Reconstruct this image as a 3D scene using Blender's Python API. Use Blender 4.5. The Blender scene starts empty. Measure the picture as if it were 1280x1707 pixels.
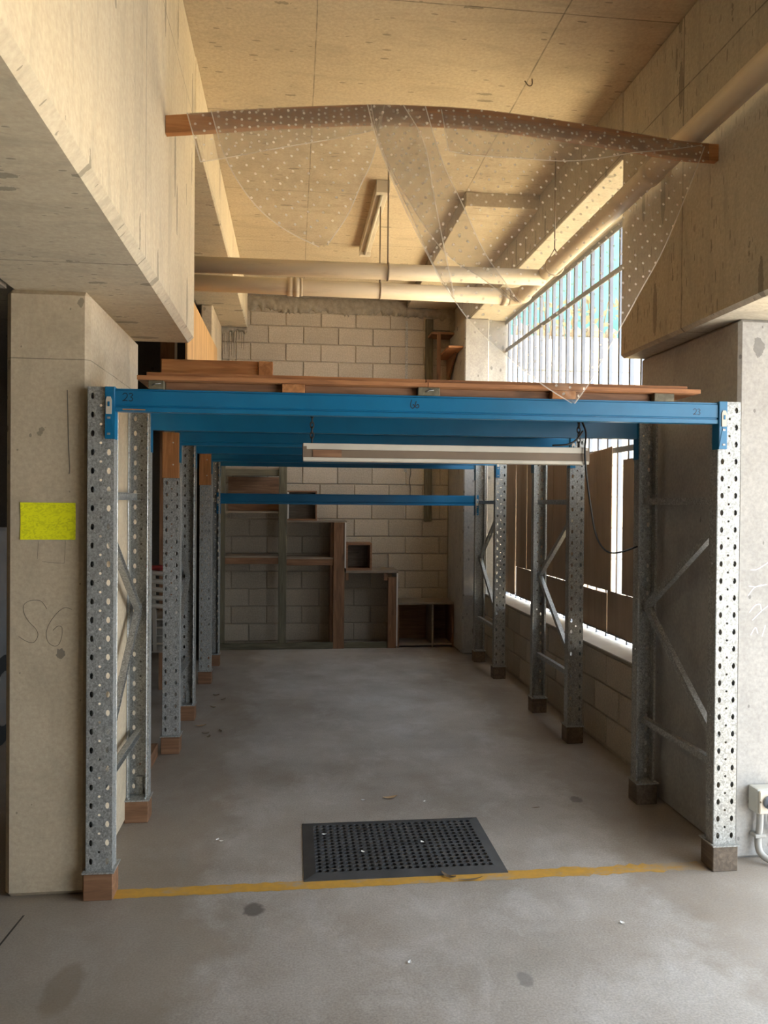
import bpy, bmesh, math, random
from mathutils import Vector, Matrix

random.seed(7)
SC = bpy.context.scene
COL = SC.collection

# ------------------------------------------------------------------ camera
F_PX, YAW, PITCH, ROLL, CAM_H = 1320.43, .114, -.0099, .0083, 1.6192
_f = Vector((math.sin(YAW)*math.cos(PITCH), math.cos(YAW)*math.cos(PITCH), math.sin(PITCH)))
_r = Vector((math.cos(YAW), -math.sin(YAW), 0))
_u = _r.cross(_f)
CAM_R = math.cos(ROLL)*_r + math.sin(ROLL)*_u
CAM_U = -math.sin(ROLL)*_r + math.cos(ROLL)*_u
CAM_F = _f
cd = bpy.data.cameras.new('camera')
cd.sensor_fit = 'VERTICAL'; cd.sensor_height = 24; cd.lens = F_PX/1707*24
cd.clip_start = .05; cd.clip_end = 200
cam = bpy.data.objects.new('camera', cd); COL.objects.link(cam)
cam.matrix_world = Matrix(((CAM_R.x, CAM_U.x, -CAM_F.x, 0), (CAM_R.y, CAM_U.y, -CAM_F.y, 0),
                           (CAM_R.z, CAM_U.z, -CAM_F.z, CAM_H), (0, 0, 0, 1)))
SC.camera = cam

# ------------------------------------------------------------------ sky, sun, exposure
w = bpy.data.worlds.new('sky'); SC.world = w; w.use_nodes = True
bg = w.node_tree.nodes['Background']
bg.inputs[0].default_value = (.77, .88, 1.0, 1); bg.inputs[1].default_value = 4.0
sd = bpy.data.lights.new('sun', 'SUN'); sd.energy = 50.0; sd.angle = .009; sd.color = (1, .9, .74)
sun = bpy.data.objects.new('sun', sd); COL.objects.link(sun)
sun.rotation_euler = Vector((-.06, -.45, -1.0)).to_track_quat('-Z', 'Y').to_euler()
sun.location = (6, 12, 14)
SC.view_settings.view_transform = 'Standard'
SC.view_settings.look = 'None'
SC.view_settings.gamma = 1
SC.view_settings.use_curve_mapping = False
SC.view_settings.exposure = .86
SC.cycles.max_bounces = 8
SC.cycles.diffuse_bounces = 5
SC.cycles.transparent_max_bounces = 14
for nm, loc, rot, sx, sy in (('portal_grille', (2.36, 6.4, 2.2), (0, math.pi/2, 0), 3.2, 4.3),
                             ('portal_aisle', (2.40, 1.6, 1.24), (0, math.pi/2, 0), 2.5, 3.66)):
    ld = bpy.data.lights.new(nm, 'AREA'); ld.shape = 'RECTANGLE'; ld.size = sx; ld.size_y = sy
    ld.cycles.is_portal = True
    lo = bpy.data.objects.new(nm, ld); COL.objects.link(lo); lo.location = loc; lo.rotation_euler = rot

# ------------------------------------------------------------------ helpers
def at(px, py, axis, val):
    """world point where the sight line of a photo pixel meets the plane axis = val"""
    d = CAM_R*((px-640)/F_PX) + CAM_U*((853.5-py)/F_PX) + CAM_F
    i = 'XYZ'.index(axis); o = Vector((0, 0, CAM_H))
    return o + d*((val-o[i])/d[i])

ORG = {}
def tag(o, label=None, cat=None, group=None, kind=None):
    if label: o['label'] = label
    if cat: o['category'] = cat
    if group: o['group'] = group
    if kind: o['kind'] = kind
    return o
def empty(name, loc, label=None, cat=None, group=None):
    o = bpy.data.objects.new(name, None); COL.objects.link(o); o.location = loc
    o.empty_display_size = .1
    ORG[o.name] = Vector(loc)
    return tag(o, label, cat, group)
def dup(o, parent=None):
    c = o.copy(); COL.objects.link(c); c.parent = parent
    for ch in list(o.children): dup(ch, c)
    return c

def catmull(pts, n=6):
    pts = [Vector(p) for p in pts]; out = []
    for i in range(len(pts)-1):
        p0 = pts[max(i-1, 0)]; p1 = pts[i]; p2 = pts[i+1]; p3 = pts[min(i+2, len(pts)-1)]
        for k in range(n):
            t = k/n
            out.append(.5*((2*p1)+(p2-p0)*t+(2*p0-5*p1+4*p2-p3)*t*t+(3*p1-p0-3*p2+p3)*t**3))
    out.append(pts[-1]); return out

class MB:
    def __init__(s): s.v = []; s.f = []; s.uv = None; s.smooth = False
    def add(s, vs, fs):
        n = len(s.v); s.v += [Vector(p) for p in vs]; s.f += [tuple(i+n for i in f) for f in fs]; return s
    def box(s, x0, x1, y0, y1, z0, z1):
        return s.add([(x0,y0,z0),(x1,y0,z0),(x1,y1,z0),(x0,y1,z0),(x0,y0,z1),(x1,y0,z1),(x1,y1,z1),(x0,y1,z1)],
                     [(0,3,2,1),(4,5,6,7),(0,1,5,4),(1,2,6,5),(2,3,7,6),(3,0,4,7)])
    def prism(s, prof, fn, a, b):
        """closed 2d profile (counter-clockwise) swept between a and b; fn(u, v, t) gives the point"""
        n = len(prof); A = [fn(u, v, a) for u, v in prof]; B = [fn(u, v, b) for u, v in prof]
        return s.add(A+B, [tuple(range(n-1, -1, -1)), tuple(range(n, 2*n))] +
                     [(i, (i+1) % n, n+(i+1) % n, n+i) for i in range(n)])
    def tube(s, pts, r, seg=10, cap=True):
        pts = [Vector(p) for p in pts]; rs = r if isinstance(r, (list, tuple)) else [r]*len(pts)
        rings = []; ref = None
        for i, p in enumerate(pts):
            d = (pts[min(i+1, len(pts)-1)]-pts[max(i-1, 0)]).normalized()
            if ref is None:
                ref = Vector((0, 0, 1)) if abs(d.z) < .9 else Vector((1, 0, 0))
            a = d.cross(ref).normalized(); b = a.cross(d).normalized(); ref = b
            rings.append([p + (a*math.cos(2*math.pi*k/seg)+b*math.sin(2*math.pi*k/seg))*rs[i] for k in range(seg)])
        vs = [q for ring in rings for q in ring]; fs = []
        for i in range(len(pts)-1):
            for k in range(seg):
                fs.append((i*seg+k, (i+1)*seg+k, (i+1)*seg+(k+1) % seg, i*seg+(k+1) % seg))
        if cap: fs += [tuple(range(seg)), tuple(range(len(vs)-1, len(vs)-seg-1, -1))]
        return s.add(vs, fs)
    def bar(s, a, b, wd, ht, up=(0, 0, 1)):
        """rectangular bar from a to b, wd across, ht along up"""
        a, b = Vector(a), Vector(b); d = (b-a).normalized(); x = d.cross(Vector(up)).normalized(); z = x.cross(d)
        q = [(-1,-1),(1,-1),(1,1),(-1,1)]
        vs = [p+x*(i*wd/2)+z*(j*ht/2) for p in (a, b) for i, j in q]
        return s.add(vs, [(0,1,2,3),(7,6,5,4),(0,4,5,1),(1,5,6,2),(2,6,7,3),(3,7,4,0)])
    def channel(s, a, b, wd, dp, th, side):
        """C channel from a to b: web wd wide, flanges dp deep towards side"""
        a, b = Vector(a), Vector(b); d = (b-a).normalized(); n = Vector(side).normalized(); x = d.cross(n).normalized()
        for c, ww, hh in ((-dp/2+th/2, wd, th),):
            s.bar(a+n*c, b+n*c, ww, hh, n)
        for k in (-1, 1):
            s.bar(a+x*(k*(wd/2-th/2)), b+x*(k*(wd/2-th/2)), th, dp, n)
        return s
    def ribbon(s, pts, wd, n):
        pts = [Vector(p) for p in pts]; n = Vector(n).normalized(); vs = []
        for i, p in enumerate(pts):
            d = (pts[min(i+1, len(pts)-1)]-pts[max(i-1, 0)])
            d = d.normalized() if d.length > 1e-9 else Vector((1, 0, 0))
            x = d.cross(n).normalized()*wd/2
            vs += [p-x, p+x]
        return s.add(vs, [(2*i, 2*i+1, 2*i+3, 2*i+2) for i in range(len(pts)-1)])
    def cyl(s, a, b, r, seg=16): return s.tube([a, b], r, seg)
    def mesh(s, name, org=(0, 0, 0), bevel=0, seg=1, solid=0):
        o = Vector(org); me = bpy.data.meshes.new(name)
        me.from_pydata([tuple(p-o) for p in s.v], [], s.f)
        bm = bmesh.new(); bm.from_mesh(me)
        bmesh.ops.remove_doubles(bm, verts=bm.verts, dist=1e-5)
        if solid: bmesh.ops.solidify(bm, geom=bm.faces[:], thickness=solid)
        if bevel: bmesh.ops.bevel(bm, geom=bm.edges[:], offset=bevel, segments=seg, affect='EDGES', profile=.6)
        bmesh.ops.recalc_face_normals(bm, faces=bm.faces)
        bm.to_mesh(me); bm.free()
        if s.smooth:
            for p in me.polygons: p.use_smooth = True
        return me
    def build(s, name, m, parent=None, org=None, bevel=0, seg=1, solid=0):
        if org is None: org = ORG.get(parent.name, Vector()) if parent else Vector()
        me = s.mesh(name, org, bevel, seg, solid); me.materials.append(m)
        ob = bpy.data.objects.new(name, me); COL.objects.link(ob)
        po = ORG.get(parent.name, Vector()) if parent else Vector()
        ob.parent = parent; ob.location = Vector(org)-po
        ORG[ob.name] = Vector(org)
        return ob
def sm(mb): mb.smooth = True; return mb
def B(x0, x1, y0, y1, z0, z1): return MB().box(x0, x1, y0, y1, z0, z1)

# ------------------------------------------------------------------ materials
class Mat:
    def __init__(s, name, rough=.8, metal=0):
        s.m = bpy.data.materials.new(name); s.m.use_nodes = True; s.t = s.m.node_tree
        s.b = s.t.nodes['Principled BSDF']; s.b.inputs['Roughness'].default_value = rough
        s.b.inputs['Metallic'].default_value = metal
        s.co = s.n('ShaderNodeTexCoord').outputs['Object']
    def n(s, k, **kw):
        x = s.t.nodes.new(k)
        for a, b in kw.items(): setattr(x, a, b)
        return x
    def l(s, a, b): s.t.links.new(a, b)
    def map(s, sc=(1, 1, 1), rot=(0, 0, 0), co=None, loc=(0, 0, 0)):
        x = s.n('ShaderNodeMapping'); x.inputs['Scale'].default_value = sc; x.inputs['Rotation'].default_value = rot
        x.inputs['Location'].default_value = loc
        s.l(co or s.co, x.inputs[0]); return x.outputs[0]
    def noise(s, scale, detail=4, rough=.55, co=None, dist=0):
        x = s.n('ShaderNodeTexNoise'); x.inputs['Scale'].default_value = scale; x.inputs['Detail'].default_value = detail
        x.inputs['Roughness'].default_value = rough; x.inputs['Distortion'].default_value = dist
        s.l(co or s.co, x.inputs['Vector']); return x.outputs['Fac']
    def voro(s, scale, co=None, feat='F1', rnd=1, out='Distance'):
        x = s.n('ShaderNodeTexVoronoi', feature=feat); x.inputs['Scale'].default_value = scale
        x.inputs['Randomness'].default_value = rnd
        s.l(co or s.co, x.inputs['Vector']); return x.outputs[out]
    def ramp(s, fac, stops):
        x = s.n('ShaderNodeValToRGB'); e = x.color_ramp.elements
        while len(e) < len(stops): e.new(.5)
        for i, (p, c) in enumerate(stops):
            e[i].position = p; e[i].color = (*c, 1) if isinstance(c, tuple) else (c, c, c, 1)
        s.l(fac, x.inputs[0]); return x.outputs[0]
    def math(s, op, a, b=None, c=None):
        x = s.n('ShaderNodeMath', operation=op)
        for i, q in enumerate((a, b, c)):
            if q is None: continue
            if isinstance(q, (int, float)): x.inputs[i].default_value = q
            else: s.l(q, x.inputs[i])
        return x.outputs[0]
    def mix(s, fac, a, b, mode='MIX'):
        x = s.n('ShaderNodeMix', data_type='RGBA', blend_type=mode)
        for q, i in ((fac, 0), (a, 6), (b, 7)):
            if isinstance(q, (int, float)): x.inputs[i].default_value = q
            elif isinstance(q, tuple): x.inputs[i].default_value = (*q, 1)
            else: s.l(q, x.inputs[i])
        return x.outputs[2]
    def color(s, c):
        if isinstance(c, tuple): s.b.inputs['Base Color'].default_value = (*c, 1)
        else: s.l(c, s.b.inputs['Base Color'])
        return s
    def rough(s, r): s.l(r, s.b.inputs['Roughness']); return s
    def bump(s, h, st=.3, dist=.01):
        x = s.n('ShaderNodeBump'); x.inputs['Strength'].default_value = st; x.inputs['Distance'].default_value = dist
        s.l(h, x.inputs['Height']); s.l(x.outputs[0], s.b.inputs['Normal']); return s
    def sep(s, co=None):
        x = s.n('ShaderNodeSeparateXYZ'); s.l(co or s.co, x.inputs[0]); return x.outputs
    def jitter(s, base, amt=.12):
        """a slightly different tone for each object"""
        oi = s.n('ShaderNodeObjectInfo').outputs['Random']
        h = s.n('ShaderNodeHueSaturation'); s.l(s.math('MULTIPLY_ADD', oi, 2*amt, 1-amt), h.inputs['Value'])
        if isinstance(base, tuple): h.inputs['Color'].default_value = (*base, 1)
        else: s.l(base, h.inputs['Color'])
        return h.outputs[0]

def concrete(name, a, b, stretch=(1, 1, 1), lines=(), pits=1.0, rough=.85, big=(7, .72, .20)):
    """off-form concrete: cloudy tone, pour marks, bug holes, form-joint lines (axis, position, width)"""
    M = Mat(name, rough)
    c = M.mix(M.ramp(M.noise(1.1, 5, .6), [(.3, 0.), (.7, 1.)]), a, b)
    fine = M.noise(55, 3, .6)
    c = M.mix(.25, c, M.ramp(fine, [(.3, .25), (.7, .75)]), 'OVERLAY')
    st = M.noise(3.2, 5, .7, M.map(stretch), .6)
    c = M.mix(M.math('MULTIPLY', M.ramp(st, [(.5, 0.), (.68, 1.)]), .5), c, tuple(x*.6 for x in a))
    wob = M.math('MULTIPLY_ADD', M.noise(45, 3), .22, -.11)
    pit = None
    for vs_, thr, sz in (big, (20, .60, .27)):
        v = M.n('ShaderNodeTexVoronoi'); v.inputs['Scale'].default_value = vs_
        M.l(M.map(stretch, loc=(vs_, 0, 0)), v.inputs['Vector'])
        cc = M.sep(v.outputs['Color'])
        p_ = M.math('MULTIPLY', M.math('LESS_THAN', M.math('ADD', v.outputs['Distance'], wob), M.math('MULTIPLY', cc[1], sz)), M.math('GREATER_THAN', cc[0], thr))
        pit = p_ if pit is None else M.math('MAXIMUM', pit, p_)
    c = M.mix(M.math('MULTIPLY', pit, .62*pits), c, tuple(x*.3 for x in a))
    xyz = M.sep()
    wv = M.math('MULTIPLY_ADD', M.noise(2.5, 3), .012, -.006)
    for ax, pos, wd in lines:
        d = M.math('ABSOLUTE', M.math('SUBTRACT', M.math('ADD', xyz['XYZ'.index(ax)], wv), pos))
        ln = M.math('MULTIPLY', M.math('LESS_THAN', d, wd), M.ramp(M.noise(9, 3), [(.3, .35), (.55, 1.)]))
        c = M.mix(M.math('MULTIPLY', ln, .7), c, tuple(x*.22 for x in a))
    return M.color(c).bump(fine, .12, .004).m

CON_A, CON_B = (.50, .43, .32), (.40, .345, .255)
m_ceil = concrete('ceiling_concrete', (.60, .51, .37), (.50, .42, .30), (.5, 1.8, 1),
                  [('X', 1.308, .004), ('Y', 3.80, .004), ('Y', 4.98, .004), ('Y', 6.2, .003), ('Y', 7.4, .003), ('X', .10, .003), ('X', -1.1, .003)])
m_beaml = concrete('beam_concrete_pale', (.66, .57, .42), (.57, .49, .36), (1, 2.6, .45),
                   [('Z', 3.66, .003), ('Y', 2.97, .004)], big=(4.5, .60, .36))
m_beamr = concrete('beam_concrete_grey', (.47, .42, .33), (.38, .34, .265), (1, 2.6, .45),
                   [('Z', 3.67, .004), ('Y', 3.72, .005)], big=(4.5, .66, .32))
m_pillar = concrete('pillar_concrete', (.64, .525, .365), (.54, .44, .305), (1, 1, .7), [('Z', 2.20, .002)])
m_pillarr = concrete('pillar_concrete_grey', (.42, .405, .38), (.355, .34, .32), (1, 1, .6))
m_dim = concrete('shaded_bay_concrete', (.13, .11, .085), (.10, .085, .065))  # concrete darkened so the next bay looks deep in shade
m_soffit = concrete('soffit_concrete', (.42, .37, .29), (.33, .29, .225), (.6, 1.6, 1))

def floor_mat():
    M = Mat('floor_concrete', .62)
    big = M.noise(.9, 6, .62)
    c = M.ramp(big, [(.3, (.26, .23, .195)), (.5, (.375, .345, .31)), (.72, (.48, .455, .42))])
    brown = M.ramp(M.noise(1.7, 5, .65, M.map((1, 1, 1), loc=(3, 1, 0))), [(.5, 0.), (.7, 1.)])
    c = M.mix(M.math('MULTIPLY', brown, .35), c, (.24, .185, .13))
    scuff = M.noise(3.5, 8, .72, M.map((1, .7, 1), (0, 0, .6)), .35)
    c = M.mix(M.math('MULTIPLY', M.ramp(scuff, [(.50, 0.), (.72, 1.)]), .5), c, (.58, .57, .56))
    grit = M.noise(120, 2, .6)
    c = M.mix(.3, c, M.ramp(grit, [(.3, .2), (.7, .8)]), 'OVERLAY')
    xyz = M.sep(); wob = M.math('MULTIPLY_ADD', M.noise(14, 4), .06, -.03)
    ax = M.math('ABSOLUTE', M.math('SUBTRACT', xyz[0], .60))
    marg = M.ramp(M.math('ADD', ax, M.math('MULTIPLY_ADD', M.noise(2.3, 5, .65), .9, -.45)), [(.85, 0.), (1.25, 1.)])
    c = M.mix(M.math('MULTIPLY', marg, .5), c, (.235, .185, .135))
    # pale scuffed band down the middle of the bay, worn brown margins along the posts
    for cx, cy, rx, ry, col, k in ((-.145, 3.178, .045, .06, (.10, .09, .08), .8), (1.559, 4.199, .04, .05, (.12, .11, .10), .75),
                                   (.80, 2.62, .035, .05, (.15, .14, .13), .6), (-.75, 2.72, .07, .16, (.17, .13, .09), .5)):
        dx = M.math('DIVIDE', M.math('SUBTRACT', M.math('ADD', xyz[0], wob), cx), rx)
        dy = M.math('DIVIDE', M.math('SUBTRACT', M.math('ADD', xyz[1], wob), cy), ry)
        d = M.math('ADD', M.math('MULTIPLY', dx, dx), M.math('MULTIPLY', dy, dy))
        c = M.mix(M.math('MULTIPLY', M.ramp(d, [(.5, 1.), (1.0, 0.)]), k), c, col)
    # saw cut running from the left pillar towards the aisle
    q = M.math('SUBTRACT', M.math('ADD', xyz[0], M.math('MULTIPLY', xyz[1], -.08)), -1.293)
    cut = M.math('MULTIPLY', M.math('LESS_THAN', M.math('ABSOLUTE', q), .004), M.math('LESS_THAN', xyz[1], 3.22))
    c = M.mix(cut, c, (.03, .025, .02))
    M.rough(M.ramp(M.noise(2.2, 5, .6), [(.3, .38), (.7, .66)]))
    return M.color(c).bump(grit, .08, .004).m
m_floor = floor_mat()

def galv(name='galvanised_steel', dark=1.0):
    M = Mat(name, .48, .35)
    sp = M.voro(210, out='Color'); g = M.sep(sp)[0]
    sp2 = M.sep(M.voro(150, M.map((1, 1, .7)), out='Color'))[1]
    v = M.math('MULTIPLY_ADD', g, .22, M.math('MULTIPLY_ADD', sp2, .20, .12))
    c = M.ramp(v, [(.05, (.17, .172, .158)), (.3, (.34, .342, .32)), (.55, (.58, .585, .565))])
    dirt = M.ramp(M.noise(7, 4, .6), [(.45, 0.), (.75, 1.)])
    c = M.mix(M.math('MULTIPLY', dirt, .35), c, (.26, .23, .19))
    return M.color(c).rough(M.ramp(v, [(0., .55), (.6, .36)])).m
m_galv = galv()
def paint(name, col, rough=.35, chip=None):
    M = Mat(name, rough)
    c = M.mix(M.ramp(M.noise(5, 4), [(.35, 0.), (.7, 1.)]), col, tuple(x*.82 for x in col))
    if chip:
        c = M.mix(M.math('MULTIPLY', M.ramp(M.noise(22, 5, .7, M.map((.25, 1, 1))), [(.69, 0.), (.72, 1.)]), .8), c, chip)
    return M.color(c).m
m_blue = paint('blue_paint', (.006, .150, .31), .33, (.20, .13, .08))
def wood(name, a, b, axis='X', rough=.65, knots=True, scale=1.0):
    M = Mat(name, rough)
    sc = {'X': (1.2, 14, 14), 'Y': (14, 1.2, 14), 'Z': (14, 14, 1.2)}[axis]
    oi = M.n('ShaderNodeObjectInfo').outputs['Random']
    off = M.n('ShaderNodeVectorMath', operation='ADD'); M.l(M.co, off.inputs[0])
    cx = M.n('ShaderNodeCombineXYZ'); M.l(M.math('MULTIPLY', oi, 7.0), cx.inputs[0]); M.l(M.math('MULTIPLY', oi, 3.0), cx.inputs[2])
    M.l(cx.outputs[0], off.inputs[1])
    g = M.noise(2.6*scale, 6, .6, M.map(sc, co=off.outputs[0]), .9)
    c = M.ramp(g, [(.28, tuple(x*.62 for x in a)), (.5, a), (.72, b)])
    if knots:
        k = M.voro(2.2, M.map({'X': (1, 3, 3), 'Y': (3, 1, 3), 'Z': (3, 3, 1)}[axis], co=off.outputs[0]))
        c = M.mix(M.math('MULTIPLY', M.ramp(k, [(.05, 1.), (.14, 0.)]), .7), c, tuple(x*.3 for x in a))
    c = M.mix(M.math('MULTIPLY', M.ramp(M.noise(4, 4), [(.5, 0.), (.8, 1.)]), .3), c, tuple(x*.5 for x in a))
    return M.color(M.jitter(c, .1)).m
m_pine = {k: wood('orange_pine_'+k.lower(), (.44, .185, .06), (.56, .27, .10), k) for k in 'XYZ'}
m_brown = {k: wood('brown_timber_'+k.lower(), (.235, .115, .055), (.33, .175, .09), k) for k in 'XYZ'}
m_treat = {k: wood('treated_pine_'+k.lower(), (.125, .11, .068), (.195, .17, .11), k) for k in 'XYZ'}
m_dark = wood('dark_stained_board', (.05, .032, .02), (.075, .05, .03), 'Z')
m_grey = wood('weathered_timber', (.15, .11, .075), (.23, .175, .125), 'Y')
m_ply = wood('plywood_face', (.60, .35, .14), (.72, .46, .21), 'Z', .6, False, .5)
m_plye = wood('plywood_edge', (.36, .15, .055), (.50, .235, .09), 'X', .7, False)
m_chip = wood('particle_board', (.27, .215, .16), (.34, .28, .215), 'X', .7, False, 2)
m_mel = paint('white_board_edge', (.74, .70, .64), .5)
m_block = None
def block_mat():
    M = Mat('concrete_block', .93)
    f = M.noise(70, 4, .7)
    oi = M.n('ShaderNodeObjectInfo').outputs['Random']
    c = M.mix(M.ramp(M.noise(2.0, 4), [(.3, 0.), (.7, 1.)]), (.50, .435, .345), (.42, .365, .285))
    c = M.mix(.3, c, M.ramp(f, [(.3, .2), (.7, .8)]), 'OVERLAY')
    c = M.jitter(c, .09)
    return M.color(c).bump(f, .35, .004).m
m_block = block_mat()
def rough_mat(name, a, b, sc=18, st=.6):
    M = Mat(name, .95); f = M.noise(sc, 6, .7)
    return M.color(M.ramp(f, [(.3, a), (.7, b)])).bump(f, st, .01).m
m_joint = rough_mat('mortar_joint', (.34, .29, .22), (.46, .40, .31), 40)
m_mortar = rough_mat('rough_mortar', (.22, .19, .145), (.40, .35, .27), 14)
def pvc():
    M = Mat('cream_pvc', .42)
    top = M.ramp(M.noise(6, 5, .7, M.map((.4, .4, 3))), [(.55, 0.), (.72, 1.)])
    c = M.mix(M.math('MULTIPLY', top, .4), (.62, .53, .39), (.34, .27, .18))
    return M.color(c).m
m_pvc = pvc()
m_pvcg = paint('grey_conduit', (.40, .39, .36), .5)
m_rod = paint('dull_rod', (.22, .17, .12), .6)
def card(name, a, b):
    M = Mat(name, .8)
    g = M.noise(3, 5, .6, M.map((1, 5, .6)), .5)
    c = M.ramp(g, [(.3, a), (.7, b)])
    st = M.noise(1.6, 4, .6)
    c = M.mix(M.math('MULTIPLY', M.ramp(st, [(.5, 0.), (.75, 1.)]), .4), c, tuple(x*.6 for x in a))
    fold = M.math('LESS_THAN', M.math('ABSOLUTE', M.math('SUBTRACT', M.math('FRACT', M.math('MULTIPLY', M.sep()[1], 2.3)), .5)), .006)
    c = M.mix(M.math('MULTIPLY', fold, .5), c, tuple(x*.45 for x in a))
    return M.color(M.jitter(c, .08)).bump(g, .15, .003).m
m_card = card('brown_hardboard', (.235, .165, .11), (.30, .215, .15))
def rubber():
    M = Mat('black_rubber', .62); f = M.noise(60, 3)
    c = M.ramp(M.noise(7, 4), [(.3, (.040, .040, .041)), (.75, (.075, .075, .077))])
    return M.color(c).bump(f, .1, .002).m
m_rub = rubber()
def line_mat():
    M = Mat('worn_yellow_paint', .7)
    x = M.sep()[0]; wear = M.noise(9, 6, .75, M.map((.5, 1, 1)))
    edge = M.ramp(M.math('ADD', wear, M.math('MULTIPLY', M.math('MAXIMUM', M.math('SUBTRACT', x, .75), 0.), .32)), [(.52, 0.), (.66, 1.)])
    c = M.mix(M.ramp(M.noise(30, 4), [(.3, 0.), (.7, 1.)]), (.62, .34, .045), (.50, .29, .055))
    c = M.mix(M.math('MULTIPLY', edge, .85), c, (.36, .32, .26))
    return M.color(c).m
m_line = line_mat()
def note_mat():
    M = Mat('fluoro_yellow_paper', .6)
    s = M.noise(38, 5, .6, M.map((1, 1, 1.5)), 1.8)
    c = M.mix(M.math('MULTIPLY', M.ramp(s, [(.46, 0.), (.60, 1.)]), .55), (1.0, 1.0, .012), (.66, .66, .012))
    return M.color(c).m
m_note = note_mat()
m_ink = Mat('black_ink', .6).color((.012, .014, .02)).m
m_pencil = Mat('pencil_line', .7).color((.17, .145, .11)).m
m_smudge = Mat('smudge', .9).color((.27, .225, .165)).m
m_chalk = Mat('chalk_line', .9).color((.86, .87, .86)).m
m_white = paint('cream_enamel', (.66, .60, .49), .4)
m_dirtyw = paint('grubby_reflector', (.22, .155, .10), .55, (.16, .11, .07))
m_black = Mat('black_cable', .5).color((.012, .012, .012)).m
m_chain = Mat('dark_chain', .5, .8).color((.06, .055, .05)).m
m_clip = paint('zinc_clip', (.62, .56, .46), .4)
m_outlet = paint('outlet_plastic', (.55, .54, .48), .45)
m_dial = paint('outlet_dial', (.24, .27, .32), .4)
m_leaf = Mat('dry_leaf', .8).color((.46, .31, .17)).m
m_leafd = Mat('dark_leaf', .8).color((.17, .12, .07)).m
m_chair = paint('white_plastic', (.60, .56, .48), .45)
m_red = paint('red_cloth', (.34, .035, .03), .8)
m_car = paint('grey_car_paint', (.20, .20, .20), .25)
m_glass = Mat('dark_car_glass', .08).color((.012, .013, .015)).m
m_tyre = Mat('tyre', .8).color((.016, .016, .016)).m
m_alloy = Mat('wheel_rim', .35, .8).color((.4, .4, .4)).m
m_bar = Mat('grille_steel', .5, .2).color((.20, .22, .26)).m
m_ground = rough_mat('sandy_ground', (.48, .40, .25), (.60, .51, .33), 6)
m_lowbounce = rough_mat('low_bounce_grey', (.15, .15, .155), (.22, .22, .225), 30)
m_retain = rough_mat('pale_retaining_block', (.62, .58, .50), (.74, .70, .63), 9, .3)
m_teal = paint('teal_fence_sheet', (.10, .34, .29), .5)
m_green = Mat('weed_leaf', .7).color((.22, .19, .09)).m
m_stone = rough_mat('rubble_stone', (.36, .27, .18), (.55, .45, .33), 7)

def net_mat():
    M = Mat('spotted_net', .9)
    uv = M.n('ShaderNodeUVMap').outputs[0]
    vn = M.n('ShaderNodeTexVoronoi', voronoi_dimensions='2D'); vn.inputs['Scale'].default_value = 1; vn.inputs['Randomness'].default_value = .14
    M.l(M.map((22, 22, 22), (0, 0, .72), uv), vn.inputs['Vector']); d = vn.outputs['Distance']
    dot = M.math('LESS_THAN', d, .118)
    wv = M.noise(14, 3, .5, M.map((1, 1, 1), co=uv))
    al = M.math('MAXIMUM', M.math('MULTIPLY_ADD', wv, .26, .17), M.math('MULTIPLY', dot, .72))
    t = M.t; t.nodes.remove(M.b)
    tr = M.n('ShaderNodeBsdfTransparent'); df = M.n('ShaderNodeBsdfDiffuse'); tl = M.n('ShaderNodeBsdfTranslucent')
    c = M.mix(dot, (.54, .47, .375), (.92, .88, .80))
    M.l(c, df.inputs[0]); M.l(c, tl.inputs[0])
    a = M.n('ShaderNodeMixShader'); a.inputs[0].default_value = .45; M.l(df.outputs[0], a.inputs[1]); M.l(tl.outputs[0], a.inputs[2])
    b = M.n('ShaderNodeMixShader'); M.l(al, b.inputs[0]); M.l(tr.outputs[0], b.inputs[1]); M.l(a.outputs[0], b.inputs[2])
    M.l(b.outputs[0], [n for n in t.nodes if n.type == 'OUTPUT_MATERIAL'][0].inputs[0])
    return M.m
m_net = net_mat()
def hem_mat():
    M = Mat('net_hem', .9).color((.93, .87, .76)); M.b.inputs['Alpha'].default_value = .5
    return M.m
m_hem = hem_mat()

# ------------------------------------------------------------------ the building
YB = 9.28          # back wall
XL, XR = -.724, 1.867   # inner edges of the rack posts
XBL, XBR = -.54, 1.89   # faces of the big beams
CEIL, BAND, SOF = 4.04, 3.64, 2.48
def struct(name, mb, m, bevel=0, org=None): return tag(mb.build(name, m, org=org, bevel=bevel), kind='structure')

struct('floor', B(-6.2, 2.36, -6.2, 9.5, -.2, 0), m_floor)
struct('ceiling', B(-6.2, 2.36, -6.2, 9.5, CEIL, CEIL+.25), m_ceil)
struct('ceiling_drop_panel', B(1.306, XBR, 6.035, YB, 3.93, CEIL), m_ceil, .004)
# beams along the bay: deep over the pillars, shallow bands behind
struct('beam_left', B(-1.16, XBL, -6.2, 4.40, SOF, CEIL), m_beaml, .028)
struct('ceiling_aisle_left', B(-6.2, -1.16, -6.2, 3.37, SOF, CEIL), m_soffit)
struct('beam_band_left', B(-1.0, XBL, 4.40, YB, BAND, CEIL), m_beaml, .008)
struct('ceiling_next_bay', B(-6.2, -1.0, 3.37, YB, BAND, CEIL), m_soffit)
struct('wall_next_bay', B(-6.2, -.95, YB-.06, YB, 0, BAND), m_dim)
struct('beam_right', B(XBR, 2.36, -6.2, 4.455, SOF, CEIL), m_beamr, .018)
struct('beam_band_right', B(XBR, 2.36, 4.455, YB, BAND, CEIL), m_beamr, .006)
pl = struct('pillar_left', B(-1.16, -.832, 3.364, 4.39, 0, SOF), m_pillar, .020)
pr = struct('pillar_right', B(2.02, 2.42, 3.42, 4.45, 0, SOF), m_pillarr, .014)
struct('pillar_back_left', B(-.95, -.83, 8.25, YB, 0, BAND), m_pillar, .012)
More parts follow.
